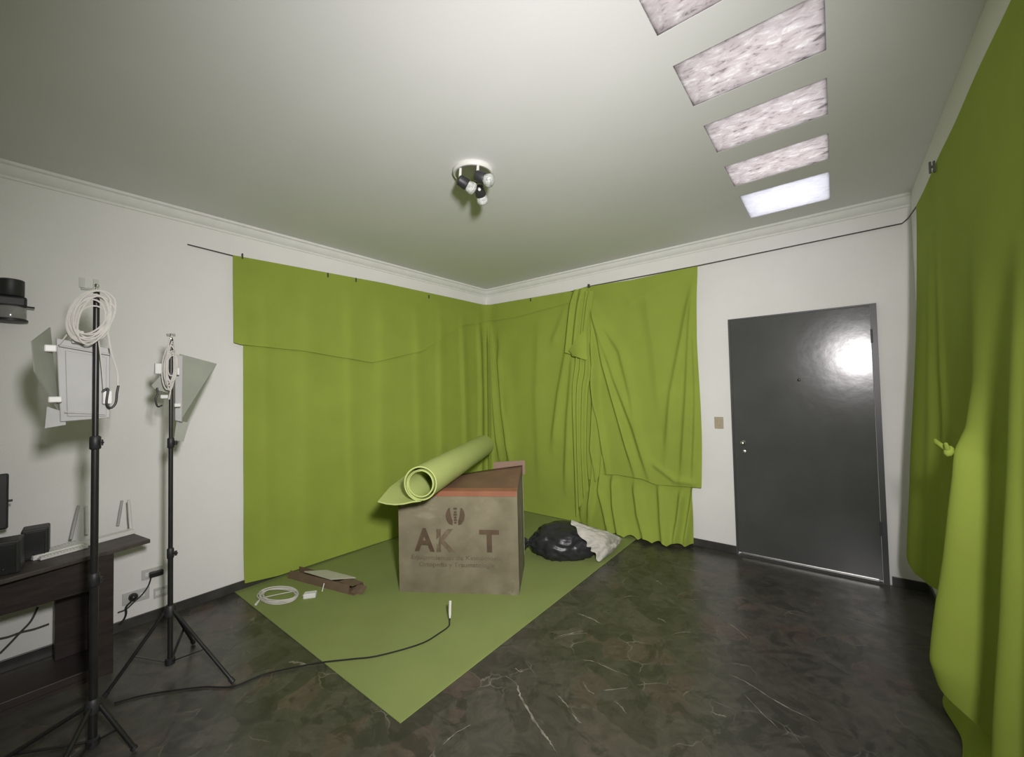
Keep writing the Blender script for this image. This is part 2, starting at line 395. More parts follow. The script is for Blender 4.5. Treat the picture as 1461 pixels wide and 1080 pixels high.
def fbm(a, b, s, seed):
    return np.array([[noise.noise(Vector((x*s, y*s, seed))) for x, y in zip(ra, rb)] for ra, rb in zip(a, b)])

def wl(px, py): q = at(px, py, 'x', .04); return (q[1], q[2])       # left wall: (s = y, z)
def wb(px, py): q = at(px, py, 'y', -.04); return (q[0], q[2])      # back wall: (s = x, z)

def corner_point(s, d, rc=.14):
    if s <= -rc: return (d, s)
    if s >= rc: return (s, -d)
    t = (s+rc)/(2*rc); a = np.array([d, -rc]); k = np.array([d+.005, -d-.005]); b = np.array([rc, -d])
    q = (1-t)**2*a+2*t*(1-t)*k+t*t*b
    return (q[0], q[1])

# -- cloth 1: left wall, round the corner and on to the back wall
t0 = thing('green_curtain', 'green cloth on the left wall, wrapping the corner behind the cardboard box', 'curtain', (0.04, -1.4, 0), 'green cloths hung on the walls')
S = np.concatenate([np.linspace(-2.835, -.16, 150), np.linspace(-.15, .3, 50), np.linspace(.31, 1.40, 70)])
T = np.linspace(0, 1, 90)
ztop = np.interp(S, [-2.9, -1.58, 0, 1.33, 1.45], [2.523, 2.566, 2.574, 2.548, 2.548])
zbot = np.interp(S, [-2.835, -2.6, -1.5, 1.4], [.056, .03, .012, .012])
A = np.repeat(S[:, None], 90, 1); Bz = zbot[:, None]+(ztop-zbot)[:, None]*(1-T[None, :])
r1 = [([(s0, 2.5), (s0+dx, .1)], w, a) for s0, dx, w, a in ((-2.70, .02, .05, .012), (-2.35, -.03, .10, .016), (-1.98, .03, .07, .014), (-1.62, -.02, .12, .018), (-1.2, .04, .08, .014), (-.85, -.02, .07, .016), (-.5, .05, .06, .02))]
r1 += [([(-.20, 2.45), (-.18, 1.5), (-.22, .1)], .045, .03), ([(.02, 2.3), (.0, 1.2), (-.03, .15)], .05, .055),
       ([wb(698, 470), wb(703, 560), wb(712, 655)], .035, .045), ([wb(710, 500), wb(716, 580), wb(727, 660)], .035, .04),
       ([(.22, 2.3), (.35, 1.2), (.38, .1)], .07, .02),
       ([wb(805, 440), wb(795, 470), wb(786, 492)], .05, .022), ([wb(812, 480), wb(797, 560), wb(787, 640)], .05, .03),
       ([wb(818, 500), wb(810, 600), wb(806, 700)], .05, .03), ([wb(770, 440), wb(765, 560), wb(770, 700)], .10, .016)]
D = .028+ridge_offset(A, Bz, r1)*np.clip((2.56-Bz)/.5, .15, 1)+.006*fbm(A, Bz, 2.2, 3.1)+.03*np.clip((.35-Bz)/.35, 0, 1)**2
def corner_cloth(Sv, Z, Dv): return [[(*corner_point(s, dd), z) for z, dd in zip(zr, dr)] for s, zr, dr in zip(Sv, Z, Dv)]
MB().grid(corner_cloth(S, Bz, D)).build('cloth', M['cloth'], t0, smooth=180)
# the folded-over top layer
S2 = np.concatenate([np.linspace(-2.905, -.16, 120), np.linspace(-.15, .3, 40), np.linspace(.31, 1.30, 50)])
zt2 = np.interp(S2, [-2.9, -1.58, 0, 1.33], [2.529, 2.572, 2.580, 2.553])
zb2 = np.interp(S2, [-2.93, -2.86, -2.42, -1.74, -1.1, -.5, 0, .5, 1.33], [1.872, 1.852, 1.835, 1.76, 1.915, 2.26, 2.37, 2.36, 2.43])
A2 = np.repeat(S2[:, None], 40, 1); B2 = zb2[:, None]+(zt2-zb2)[:, None]*(1-np.linspace(0, 1, 40)[None, :])
D2 = .040+(ridge_offset(A2, B2, r1)*np.clip((2.56-B2)/.5, .15, 1)+.006*fbm(A2, B2, 2.2, 3.1)) + .012*np.clip((2.3-B2)/.5, 0, 1)
D2 += .012*np.exp(-((A2+2.83)/.03)**2)*np.clip((2.3-B2)/.4, 0, 1)
MB().grid(corner_cloth(S2, B2, D2)).build('folded_top', M['cloth'], t0, smooth=180)

# -- cloth 2: floor-length cloth on the back wall, behind the short one
def flat_back(xs, ztop, zbot, ridges, base, nt, seed, flare=None, amp=.006):
    A = np.repeat(xs[:, None], nt, 1); Tn = np.linspace(0, 1, nt)
    Z = zbot[:, None]+(ztop-zbot)[:, None]*(1-Tn[None, :])
    Dv = base+ridge_offset(A, Z, ridges)+amp*fbm(A, Z, 3, seed)
    if flare is not None: Dv += flare(A, Z)
    return A, Z, Dv
xs = np.linspace(1.30, 2.52, 130)
r2 = [([wb(838, 560), wb(833, 660), wb(829, 735)], .03, .05), ([wb(848, 600), wb(846, 680), wb(842, 740)], .03, .06), ([wb(860, 640), wb(856, 700), wb(880, 760)], .035, .05),
      ([wb(874, 680), wb(880, 720), wb(897, 765)], .04, .06), ([wb(905, 690), wb(915, 730), wb(935, 775)], .04, .05), ([wb(940, 690), wb(948, 740), wb(958, 780)], .04, .04),
      ([wb(972, 700), wb(970, 740), wb(967, 775)], .03, .05), ([wb(990, 690), wb(984, 740), wb(980, 778)], .025, .05)]
zb = .012+.03*np.abs(np.sin(xs*23))*np.clip((xs-1.5)/.4, 0, 1)
A, Z, Dv = flat_back(xs, np.full(130, 2.52), zb, r2, .022, 80, 8.2, lambda a, z: .19*np.clip((.62-z)/.62, 0, 1)**1.5*np.interp(a, [1.3, 1.5, 1.8, 2.3, 2.52], [.05, .5, 1, 1, .35]))
o = MB().grid([[(x, -dd, z) for x, z, dd in zip(ra, rz, rd)] for ra, rz, rd in zip(A, Z, Dv)]).build('green_curtain', M['cloth'], loc=(1.9, -.03, 0), smooth=180)
tag(o, 'floor-length green cloth showing below the hem of the shorter cloth beside the door wall', 'curtain', 'green cloths hung on the walls')

# -- cloth 3: short cloth in front, bunched at its left edge
t3 = thing('green_curtain', 'knee-high green cloth on the back wall with bunched left edge and straight right edge', 'curtain', (2.0, -.06, .55), 'green cloths hung on the walls')
xs = np.linspace(1.40, 2.63, 150)
zt = np.interp(xs, [1.4, 1.53, 2.0, 2.63], [2.556, 2.562, 2.545, 2.556]); zb = np.interp(xs, [1.4, 1.56, 1.6, 1.8, 2.04, 2.19, 2.6], [.52, .47, .56, .575, .565, .525, .545])
r3 = [([wb(843, 418), wb(850, 520), wb(846, 640), wb(852, 685)], .03, .055), ([wb(846, 430), wb(862, 520), wb(885, 600), wb(908, 680)], .035, .05),
      ([wb(850, 450), wb(878, 540), wb(905, 610), wb(930, 690)], .045, .035), ([wb(846, 440), wb(885, 500), wb(900, 560), wb(912, 620)], .05, .022),
      ([wb(842, 470), wb(852, 580), wb(868, 680)], .03, .045),
      ([wb(994, 388), wb(978, 470), wb(960, 560), wb(950, 660)], .055, .03), ([wb(992, 420), wb(985, 520), wb(975, 690)], .045, .03), ([wb(995, 460), wb(996, 560), wb(993, 690)], .035, .025),
      ([wb(930, 660), wb(965, 686), wb(998, 690)], .03, .02), ([wb(920, 400), wb(935, 500), wb(945, 600)], .11, .02), ([wb(870, 405), wb(900, 430), wb(990, 386)], .05, .010)]
A, Z, Dv = flat_back(xs, zt, zb, r3, .050, 130, 4.7, lambda a, z: .012*np.clip((1.0-z)/.5, 0, 1)+.02*np.clip((1.55-a)/.1, 0, 1))
Dv = .050+(Dv-.050)*np.clip((zt[:, None]-Z)/.35, .12, 1)
XE = A-.035*np.clip((2.5-Z)/2, 0, 1)*np.clip((A-2.3)/.33, 0, 1)-.012*np.sin((2.55-Z)*3)*np.clip((A-2.4)/.23, 0, 1)
MB().grid([[(x, -dd, z) for x, z, dd in zip(ra, rz, rd)] for ra, rz, rd in zip(XE, Z, Dv)]).build('cloth', M['cloth'], t3, smooth=180)
# bunched edge: pleats that hang from the wire and a turned-over tail
def pleat(name, px_l, px_r, nz, depth, waves, ph):
    G = []
    for i in range(len(px_l)): pass
    L_ = smooth_path([(*wb(*q), 0) for q in px_l], 8); R_ = smooth_path([(*wb(*q), 0) for q in px_r], 8)
    n = min(len(L_), len(R_)); rows = []
    for i in range(n):
        row = []; g = i/(n-1); amp = depth*min(1, .25+3*g)
        for j in range(25):
            t = j/24; x = L_[i][0]*(1-t)+R_[i][0]*t; z = L_[i][1]*(1-t)+R_[i][1]*t
            row.append((x, -(.085+amp*math.sin(waves*PI*t+ph+.9*g)**2+.02*math.sin(PI*t)), z))
        rows.append(row)
    return MB().grid(rows).build(name, M['cloth'], t3, smooth=180)
pleat('bunched_edge', [(821, 415), (816, 440), (813, 475), (811, 503)], [(846, 412), (843, 450), (840, 490), (840, 516)], 0, .045, 2.4, .4)
pleat('bunched_edge', [(834, 418), (829, 470), (826, 520), (822, 560), (824, 640), (827, 735)], [(850, 416), (846, 470), (848, 530), (844, 560), (842, 640), (846, 690)], 0, .04, 2.8, 1.2)
q1, q2, q3 = [np.array(at(a, b, 'y', -.15)) for a, b in ((811, 500), (838, 512), (835, 470))]
q4 = np.array(at(819, 508, 'y', -.17)); q5 = np.array(at(838, 514, 'y', -.16))
MB().grid([[q1*(1-t)*(1-s)+q3*t*(1-s)+(q4*(1-t)+q5*t)*s+np.array([0, -.02*math.sin(PI*t), 0]) for t in np.linspace(0, 1, 8)] for s in np.linspace(0, 1, 6)]).build('turned_corner', M['cloth'], t3, smooth=180)

# -- cloth 4: right wall
t4 = thing('green_curtain', 'large green cloth along the right wall with a knotted fold near the door', 'curtain', (3.98, -2.4, 0), 'green cloths hung on the walls')
ysr = np.concatenate([np.linspace(-.55, -2.6, 190), np.linspace(-2.63, -4.7, 60)])
A = np.repeat(ysr[:, None], 120, 1)
zt = np.full(len(ysr), 2.52)+.004*np.sin(ysr*9)
zb = np.interp(-ysr, [.55, .62, .75, .95, 1.05, 1.2, 1.45, 1.8, 1.95, 2.1, 2.3, 5], [.46, .40, .36, .37, .43, .48, .38, .32, .26, .12, .04, .02])
Z = zb[:, None]+(zt-zb)[:, None]*(1-np.linspace(0, 1, 120)[None, :])
KY, KZ = -1.8, 1.195
dn = np.clip((2.52-Z)/2.1, 0, 1)
Dv = .0+.125*np.exp(-((A+.62)/.30)**2)*dn**1.3
under = np.clip((KZ+.02-Z)/.8, 0, 1)
wid = .035+.13*under
rz = np.interp(Z, [0, .26, .40, .62, .89, 1.10, 1.195, 1.28, 1.45, 1.8, 2.2], [.12, .150, .178, .158, .124, .096, .088, .055, .028, .010, 0])
rw = np.interp(Z, [.2, .6, 1.0, 1.195, 1.35, 2.0], [.13, .12, .085, .05, .09, .2])
sk = np.where(A > KY, .8, 1.1)
Dv += rz*np.exp(-((A-KY)/(rw*sk))**2)
for yy, w, a, z0 in ((-2.22, .10, .13, 1.9), (-2.5, .12, .10, 2.2), (-1.45, .05, .03, 1.4), (-1.1, .05, .03, 2.3), (-.9, .06, .022, 2.4), (-3.0, .12, .08, 2.4), (-3.5, .12, .08, 2.4)):
    Dv += a*np.exp(-((A-yy)/w)**2)*np.clip((z0-Z)/(z0-.1), 0, 1)
Dv += .010*fbm(A, Z, 2.4, 9.3)*dn
MB().grid([[(4.0-dd, y, z) for y, z, dd in zip(ra, rz, rd)] for ra, rz, rd in zip(A, Z, Dv)]).build('cloth', M['cloth'], t4, smooth=180)
# cloth behind that hangs on to the floor
yl = np.linspace(-.62, -3.2, 110); A = np.repeat(yl[:, None], 30, 1); Z = np.repeat(np.linspace(.9, .01, 30)[None, :], 110, 0)
Dl = .012+.018*np.sin(A*13)*np.clip((.9-Z)/.5, 0, 1)+.09*np.clip((.35-Z)/.35, 0, 1)**1.5*np.clip((-A-.9)/.6, 0, 1)+.012*fbm(A, Z, 6, 1.7)
MB().grid([[(4.0-max(dd, .004), y, z) for y, z, dd in zip(ra, rz, rd)] for ra, rz, rd in zip(A, Z, Dl)]).build('lower_layer', M['cloth'], t4, smooth=180)
kp = np.array([3.900, KY, KZ])
kn = MB()
kn.lathe([(.003, -.022), (.012, -.014), (.015, 0), (.011, .014), (.003, .020)], kp, (.3, .2, 1), 12)
kn.tube([kp, kp+(-.012, .02, .012), kp+(-.022, .05, .022), kp+(-.026, .07, .034)], [.010, .009, .010, .004], 8)
kn.tube([kp, kp+(-.006, -.01, .012), kp+(-.010, -.02, .03)], [.009, .009, .005], 8)
kn.build('knot', M['cloth'], t4, smooth=True)

# -- wire the cloths hang from
wire = [(.006, -3.175, 2.546), (.018, -2.9, 2.53), (.018, -1.58, 2.573), (.018, -.018, 2.581), (1.33, -.018, 2.555), (1.53, -.05, 2.564), (2.63, -.05, 2.558), (3.99, -.02, 2.584), (4.01, -.12, 2.582), (4.010, -.57, 2.53), (4.010, -2.2, 2.522), (4.010, -4.8, 2.522)]
o = MB().tube(wire, .0045, 6).build('hanging_wire', M['wire'], loc=(.006, -3.175, 2.546))
tag(o, 'thin dark wire strung along the walls just above the green cloths', 'wire')
# -- pegs on the wire
def peg(loc, label, s=1.0, dirv=(0, -1, 0)):
    d_ = np.array(dirv, float); side = np.cross(d_, (0, 0, 1))
    t = MB(); b = np.array(loc, float)
    t.obox(b+d_*.007*s+np.array([0, 0, .004]), side*.006*s, d_*.004*s, (0, 0, .028*s)); t.obox(b-d_*.007*s+np.array([0, 0, .004]), side*.006*s, d_*.004*s, (0, 0, .028*s))
    t.tube([b-side*.008*s+np.array([0, 0, .006*s]), b+side*.008*s+np.array([0, 0, .006*s])], .005*s, 8)
    return tag(t.build('clothes_peg', M['wire'], loc=loc, bevel=.001), label, 'peg', 'pegs on the hanging wire')
q = at(841, 411, 'y', -.05); peg((q[0], -.062, q[2]+.004), 'dark peg above the bunched edge of the back wall cloth', 1.15)
q = at(1330, 242, 'x', 3.985); peg((3.985, q[1], q[2]+.008), 'dark peg clipping the right wall cloth near the ceiling', 1.0, (-1, 0, 0))
for px, py, lab in ((346, 366, 'small peg near the left end of the left wall cloth'), (468, 393, 'small peg over the left wall cloth, second from its left end'), (508, 400, 'small peg over the left wall cloth, third from its left end'), (612, 424, 'small peg on the left wall cloth closest to the corner')):
    q = at(px, py, 'x', .045); peg((.043, q[1], q[2]), lab, .7, (1, 0, 0))
q = at(757, 428, 'y', -.045); peg((q[0], -.043, q[2]), 'small peg on the back wall cloth just right of the corner', .7)

# ------------------------------------------------------------------ floor mat
mt = MB().box((.0, -2.89, 0), (2.02, -.003, .006)); v = mt.v
o = mt.build('floor_mat', M['mat'], loc=(1.0, -1.4, 0), bevel=.002)
tag(o, 'large flat green foam mat spread on the floor in the room corner', 'mat')
MZ = .006

# ------------------------------------------------------------------ cardboard box
FL, FR = np.array([1.021, -2.161]), np.array([1.764, -1.689])
e = (FR-FL)/np.linalg.norm(FR-FL); n_ = np.array([e[1], -e[0]]); WB = np.linalg.norm(FR-FL); DB = .515
def bp(u, d, z): q = FL+e*u-n_*d; return np.array([q[0], q[1], z])
bx = thing('cardboard_box', 'big worn cardboard box with brown printed letters standing on the green mat', 'box', (*((FL+FR)/2), MZ))
ZF, ZBK = .735, .752
def wavy(P0, P1, P2, P3, nu, nv, amp, nrm, seed):
    G = []
    for i in range(nu+1):
        row = []
        for j in range(nv+1):
            u, v = i/nu, j/nv; q = P0*(1-u)*(1-v)+P1*u*(1-v)+P2*u*v+P3*(1-u)*v
            row.append(q+np.array(nrm)*amp*(noise.noise(Vector((u*3, v*3, seed)))*math.sin(PI*u)*math.sin(PI*v)))
        G.append(row)
    return G
b = MB()
n3 = np.array([n_[0], n_[1], 0]); e3 = np.array([e[0], e[1], 0])
b.grid(wavy(bp(0, 0, MZ), bp(WB, 0, MZ), bp(WB, 0, ZF), bp(0, 0, ZF), 16, 16, .016, n3, 1.3))
b.grid(wavy(bp(WB, 0, MZ), bp(WB, DB, MZ), bp(WB, DB, ZBK), bp(WB, 0, ZF), 12, 12, .012, e3, 2.3))
b.grid(wavy(bp(WB, DB, MZ), bp(0, DB, MZ), bp(0, DB, ZBK), bp(WB, DB, ZBK), 12, 12, .01, -n3, 3.3))
b.grid(wavy(bp(0, DB, MZ), bp(0, 0, MZ), bp(0, 0, ZF), bp(0, DB, ZBK), 12, 12, .01, -e3, 4.3))
b.grid(wavy(bp(0, 0, MZ), bp(WB, 0, MZ), bp(WB, DB, MZ), bp(0, DB, MZ), 4, 4, 0, n3, 4.3))
body = b.build('body', M['box'], bx, smooth=40)
def lid_z(u, v): return ZF+(ZBK-ZF)*v+.075*v*max(0, (u-.42)/.58)**.8
lid = MB().grid([[bp(WB*u, DB*v, lid_z(u, v)) for v in np.linspace(0, 1, 9)] for u in np.linspace(0, 1, 25)]).build('lid_flap', M['lid'], bx, smooth=40, solid=.004)
MB().slab([bp(WB*.72, DB+.002, ZBK), bp(WB+.022, DB+.002, ZBK), bp(WB+.022, DB+.02, ZBK+.115), bp(WB*.72, DB+.02, ZBK+.10)], (n3*.004)).build('rear_flap', M['lid'], bx)
MB().prism([bp(WB-.003, 0, ZF), bp(WB-.003, DB, ZBK), bp(WB-.003, DB, lid_z(1, 1)-.003)], e3*.003).build('side_gusset', M['strip'], bx)
tp = MB(); tp.slab([bp(.003, -.002, ZF-.035), bp(WB-.003, -.002, ZF-.035), bp(WB-.003, -.002, ZF+.003), bp(.003, -.002, ZF+.003)], n3*.0015)
tp.slab([bp(.003, -.003, ZF+.004), bp(WB-.003, -.003, ZF+.004), bp(WB-.003, .05, ZF+.012), bp(.003, .05, ZF+.012)], (0, 0, .0015))
tp.build('tape', M['tape'], bx)
MB().slab([bp(WB+.002, DB-.035, .10), bp(WB+.002, DB+.0, .10), bp(WB+.002, DB+.0, ZBK), bp(WB+.002, DB-.035, ZBK-.004)], e3*.0015).build('clear_tape', M['foam'], bx)
def lettering(txt, u0, u1, z0, z1, m, off=.012, name='lettering'):
    cu = bpy.data.curves.new('t', 'FONT'); cu.body = txt; cu.offset = off; cu.extrude = 0; cu.resolution_u = 4
    ob = bpy.data.objects.new('t', cu); C.objects.link(ob); bpy.context.view_layer.update()
    me = bpy.data.meshes.new_from_object(ob.evaluated_get(bpy.context.evaluated_depsgraph_get()))
    vs = np.array([v.co[:] for v in me.vertices]); fs = [tuple(p.vertices) for p in me.polygons]
    bpy.data.objects.remove(ob); bpy.data.curves.remove(cu); bpy.data.meshes.remove(me)
    a, c_ = vs.min(0), vs.max(0); q = (vs-a)/np.maximum(c_-a, 1e-9)
    P = []
    for x, y, _ in q:
        u = u0+(u1-u0)*x; z = z0+(z1-z0)*y
        un_, vn = u/WB, (z-MZ)/(ZF-MZ)
        P.append(bp(u, 0, z)+n3*(.0022+.016*noise.noise(Vector((un_*3, vn*3, 1.3)))*math.sin(PI*un_)*math.sin(PI*vn)))
    mb_ = MB(); mb_.add(P, fs); return mb_.build(name, m, bx)
lettering('A', .118, .272, .300, .470, M['ink'], .035)
lettering('K', .285, .425, .300, .465, M['fadedink'], .035)
lettering('T', .600, .745, .300, .462, M['ink'], .035)
lettering('Equipamientos de Kinesiología,', .095, .77, .232, .275, M['fadedink'], .012)
lettering('Ortopedia y Traumatología', .15, .705, .182, .225, M['fadedink'], .012)
em = MB(); cu0, cz0 = .430, .560
for sgn in (-1, 1):
    pts = [(.022, -.062), (.045, -.056), (.064, -.028), (.070, .005), (.064, .035), (.050, .058), (.040, .06), (.036, .025), (.030, -.010), (.020, -.035)]
    em.prism([bp(cu0+sgn*a, -.011, cz0+c_) for a, c_ in pts], n3*.0015)
for z, w in ((.055, .012), (.030, .009), (.012, .012), (-.008, .009), (-.027, .010), (-.046, .007)):
    em.obox(bp(cu0, -.0115, cz0+z), e3*w, n3*.001, (0, 0, .006))
em.build('emblem', M['ink'], bx)

# ------------------------------------------------------------------ rolled foam mat on the box
NE, FE = np.array(at(600, 690, 'z', .862)), np.array(at(690, 636, 'z', .862))
LR = float(np.linalg.norm(FE-NE)); ax = (FE-NE)/LR
left = np.cross((0, 0, 1), ax); left /= np.linalg.norm(left); upv = np.cross(ax, left)
prof = []
for i in range(33):                      # outer wrap, slightly loose
    t = i/32; an = -PI/2-2*PI*t; r = .112-.006*t
    prof.append((r*math.cos(an)*-1, r*math.sin(an)))
for i in range(1, 41):                   # inner wraps, tight
    t = i/40; an = -PI/2-3*PI*t; r = .106-.018*min(1, t*4)-.004*t
    prof.append((r*math.cos(an)*-1, r*math.sin(an)))
tail = [(.30, -.122), (.24, -.136), (.18, -.140), (.12, -.134), (.06, -.120)]
prof = tail+prof
th_ = .0045; rows = []
P2 = np.array(prof); tn = np.gradient(P2, axis=0); tn /= np.linalg.norm(tn, axis=1)[:, None]; nr = np.stack([-tn[:, 1], tn[:, 0]], 1)
loop = np.concatenate([P2+nr*th_, (P2-nr*th_)[::-1]])
k = len(loop); vs = []
NL = 14
for i in range(NL+1):
    s = i/NL
    for j, (a, c_) in enumerate(loop):
        droop = 0
        if j < 5 or j >= k-5:
            droop = .032*min(1, s/.14)*min(1, a/.15); a = a*(1+.9*min(s, .5))
        vs.append(NE+ax*LR*s+left*a+upv*(c_+droop))
fs = [(i*k+j, i*k+(j+1) % k, (i+1)*k+(j+1) % k, (i+1)*k+j) for i in range(NL) for j in range(k)]
h = k//2
for base in (0, NL*k): fs += [(base+j, base+j+1, base+k-2-j, base+k-1-j) for j in range(h-1)]
o = MB().add(vs, fs).build('rolled_mat', M['roll'], loc=NE-np.array([0, 0, .1]), smooth=40)
tag(o, 'pale green foam mat rolled into a tube lying across the cardboard box', 'rolled mat')

# ------------------------------------------------------------------ bags
def blob(center, rad, seed, amp, sub=5, flat=.0, shape=None):
    bm = bmesh.new(); bmesh.ops.create_icosphere(bm, subdivisions=sub, radius=1)
    vs = []
    for v in bm.verts:
        p = v.co.copy(); nn = p.normalized()
        rn = noise.noise(p*1.6+Vector((seed, 0, 0)))*.55
        rid = 1-abs(noise.noise(p*3.2+Vector((0, seed, 0))))*2
        rid2 = 1-abs(noise.noise(p*7+Vector((0, 0, seed))))*2
        s = 1+amp*(rn+.35*rid+.14*rid2)
        q = Vector((nn.x*rad[0], nn.y*rad[1], nn.z*rad[2]))*s
        if shape: q = shape(q, nn)
        q.z = max(q.z, -rad[2]*.62); vs.append(q)
    fs = [tuple(v.index for v in f.verts) for f in bm.faces]; bm.free()
    zmin = min(v.z for v in vs)
    return [np.array(center)+np.array((v.x, v.y, v.z-zmin)) for v in vs], fs
cb = at(801, 793, 'z', .0)
view = np.array([_r[0], _r[1], 0]); view /= np.linalg.norm(view)      # along the photo's horizontal
dep = np.array([-view[1], view[0], 0])
vs, fs = blob((0, 0, 0), (.27, .20, .155), 4.4, .24)
P = [np.array([cb[0], cb[1]+.05, MZ])+view*p[0]+dep*p[1]+np.array([0, 0, p[2]]) for p in vs]
bb_ = MB().add(P, fs)
t5 = thing('bin_bag', 'lumpy black plastic bag on the green mat beside the cardboard box', 'bag', (cb[0], cb[1]+.05, MZ))
bb_.build('bag_body', M['bag'], t5, smooth=60)
# gathered neck that points at the box
nk = []
b0 = np.array([cb[0], cb[1]+.05, MZ+.12])-view*.25
for i in range(13):
    s = i/12; row = []
    for j in range(24):
        a = 2*PI*j/24; r = (.07-.045*min(1, s*1.6)+.045*max(0, s-.6)/.4)*(1+.25*math.sin(7*a+3*s))
        row.append(b0-view*.11*s+dep*r*math.cos(a)+np.array([0, 0, r*.8*math.sin(a)-.03*s]))
    row.append(row[0]); nk.append(row)
MB().grid(nk).build('tied_neck', M['bag'], t5, smooth=60)
# white sack: a soft slumped pillow with a ruffled mouth
c_tl, c_tr, c_br, c_bl = np.array(at(812, 742, 'y', -.93)), np.array(at(889, 769, 'z', .05)), np.array(at(873, 789, 'z', .02)), np.array(at(856, 801, 'z', .02))
c_tr[2] = max(c_tr[2], .02)
nrm = np.cross(c_tr-c_tl, c_bl-c_tl); nrm /= np.linalg.norm(nrm)
if nrm @ (CAM-c_tl) < 0: nrm = -nrm
mb_ = MB()
NU, NV = 44, 44
for sg in (1, -1):
    G = []
    for i in range(NU+1):
        row = []
        for j in range(NV+1):
            u, v = i/NU, j/NV
            q = c_tl*(1-u)*(1-v)+c_tr*u*(1-v)+c_br*u*v+c_bl*(1-u)*v
            bul = (max(0, math.sin(PI*u))**.5)*(max(0, math.sin(PI*v))**.5)
            wr = .020*noise.noise(Vector((u*3.5+v*2, v*5-u*2, 5.5)))+.012*(1-abs(noise.noise(Vector((u*7-v*4, v*9, 2.2))))*2)
            q = q+nrm*sg*(.075 if sg > 0 else .02)*bul+nrm*wr*min(1, bul*2)
            if u < .14: q = q+(nrm*.016*math.sin(v*30+2*math.sin(v*9))+np.array([0, 0, .006*math.sin(v*19)]))*(1-u/.14)*(1 if sg > 0 else 1)
            q[2] = max(q[2], MZ+.001+.001*(sg > 0)); row.append(q)
        G.append(row)
    mb_.grid(G)
o = mb_.build('white_sack', M['sack'], loc=(c_br[0], c_br[1], MZ), smooth=60)
tag(o, 'crumpled off-white sack leaning against the black plastic bag', 'sack')

# ------------------------------------------------------------------ small things on the mat
def coil_pts(center, ex, ey, loops, jit, seed, ez=(0, 0, .004), n=26):
    r_ = random.Random(seed); out = []; c0 = np.array(center, float); ex, ey, ez = map(np.array, (ex, ey, ez)); ph = 0
    for l in range(loops):
        sx, sy, ox, oy = 1+r_.uniform(-jit, jit), 1+r_.uniform(-jit, jit), r_.uniform(-jit, jit)*.6, r_.uniform(-jit, jit)*.6
        for i in range(n):
            a = 2*PI*i/n
            out.append((c0, ex*(sx*math.cos(a)+ox), ey*(sy*math.sin(a)+oy), ez*(l % 4+.5*math.sin(a*2+l))))
    P = [a+b_+c_+d_ for a, b_, c_, d_ in out]
    S_ = []
    for i in range(len(P)): S_.append(sum(P[max(0, i-3):i+4])/len(P[max(0, i-3):i+4]))
    return S_
t6 = thing('cable_coil', 'coiled white cable lying on the green mat near its left corner', 'cable', (.35, -2.72, MZ), 'coils of white cable')
pts = coil_pts((.35, -2.72, MZ+.004), (.126, .09, 0), (.118, -.06, 0), 9, .16, 3)
end = at(367, 861, 'z', .01); pts += smooth_path([pts[-1], at(375, 853, 'z', .012), at(368, 860, 'z', .012)], 6)
MB().tube(pts, .0032, 6).build('cable', M['cable'], t6, smooth=True)
pa, pb = at(369.5, 857, 'z', .012), at(365, 862.5, 'z', .012)
MB().tube([pa, pa*.6+pb*.4, pb], [.006, .009, .008], 10).build('plug', M['white'], t6, smooth=True)
q = at(442.5, 848.5, 'z', MZ+.015); dx = np.array([.62, .78, 0]); dy = np.array([-.78, .62, 0])
t7 = thing('power_adapter', 'small white plug adapter beside the cable coil on the green mat', 'adapter', (q[0], q[1], MZ))
MB().obox(q, dx*.042, dy*.026, (0, 0, .017)).build('adapter_body', M['white'], t7, bevel=.006)
pr = MB()
for s in (-1, 1): pr.tube([q-dx*.042+dy*.009*s, q-dx*.055+dy*.009*s], .0025, 8)
pr.build('prong', M['steel'], t7)
# long flat cardboard packaging
A0, A1 = np.array([.10, -2.553, MZ]), np.array([.80, -2.395, MZ])
ea = A1-A0; LA = np.linalg.norm(ea); ea /= LA; eb = np.array([-ea[1], ea[0], 0])
t8 = thing('cardboard_strip', 'long narrow brown cardboard packaging lying open on the green mat', 'cardboard', (A0+A1)/2)
def ap(u, v, z): return A0+ea*u+eb*v+np.array([0, 0, z])
tb = MB(); tb.slab([ap(0, 0, 0), ap(LA, 0, 0), ap(LA, .11, 0), ap(0, .11, 0)], (0, 0, .003))
tb.slab([ap(0, 0, .003), ap(LA-.05, 0, .003), ap(LA-.05, .008, .062), ap(.02, .012, .058)], eb*.003)
tb.slab([ap(0, .107, .003), ap(LA, .107, .003), ap(LA-.02, .105, .05), ap(0, .105, .05)], eb*.003)
tb.build('tray', M['strip'], t8)
MB().slab([ap(LA-.16, .015, .064), ap(LA-.02, .006, .060), ap(LA-.0, .09, .056), ap(LA-.15, .10, .060)], (0, 0, .003)).build('end_flap', M['strip'], t8)
MB().slab([ap(LA-.05, .02, .003), ap(LA+.045, .035, .003), ap(LA+.045, .085, .035), ap(LA-.05, .09, .035)], (0, 0, .003)).build('end_flap', M['strip'], t8)
zf = .085
quad = [at(434, 816.3, 'z', zf), at(466, 814.3, 'z', zf), at(507.5, 825, 'z', zf-.012), at(472, 827.5, 'z', zf-.012)]
o = MB().slab(quad, (0, 0, .008)).build('foam_sheet', M['foam'], loc=quad[0], bevel=.001)
tag(o, 'pale flat board resting on the open cardboard packaging', 'board')
pa, pb = at(459.5, 844, 'z', .010), at(462.5, 832, 'z', .062)
pa = np.array([*pa[:2], .010])
tag(MB().tube([pa, pb], .0035, 8).build('white_stick', M['white'], loc=pa, smooth=True), 'thin white stick leaning on the brown cardboard packaging', 'stick')

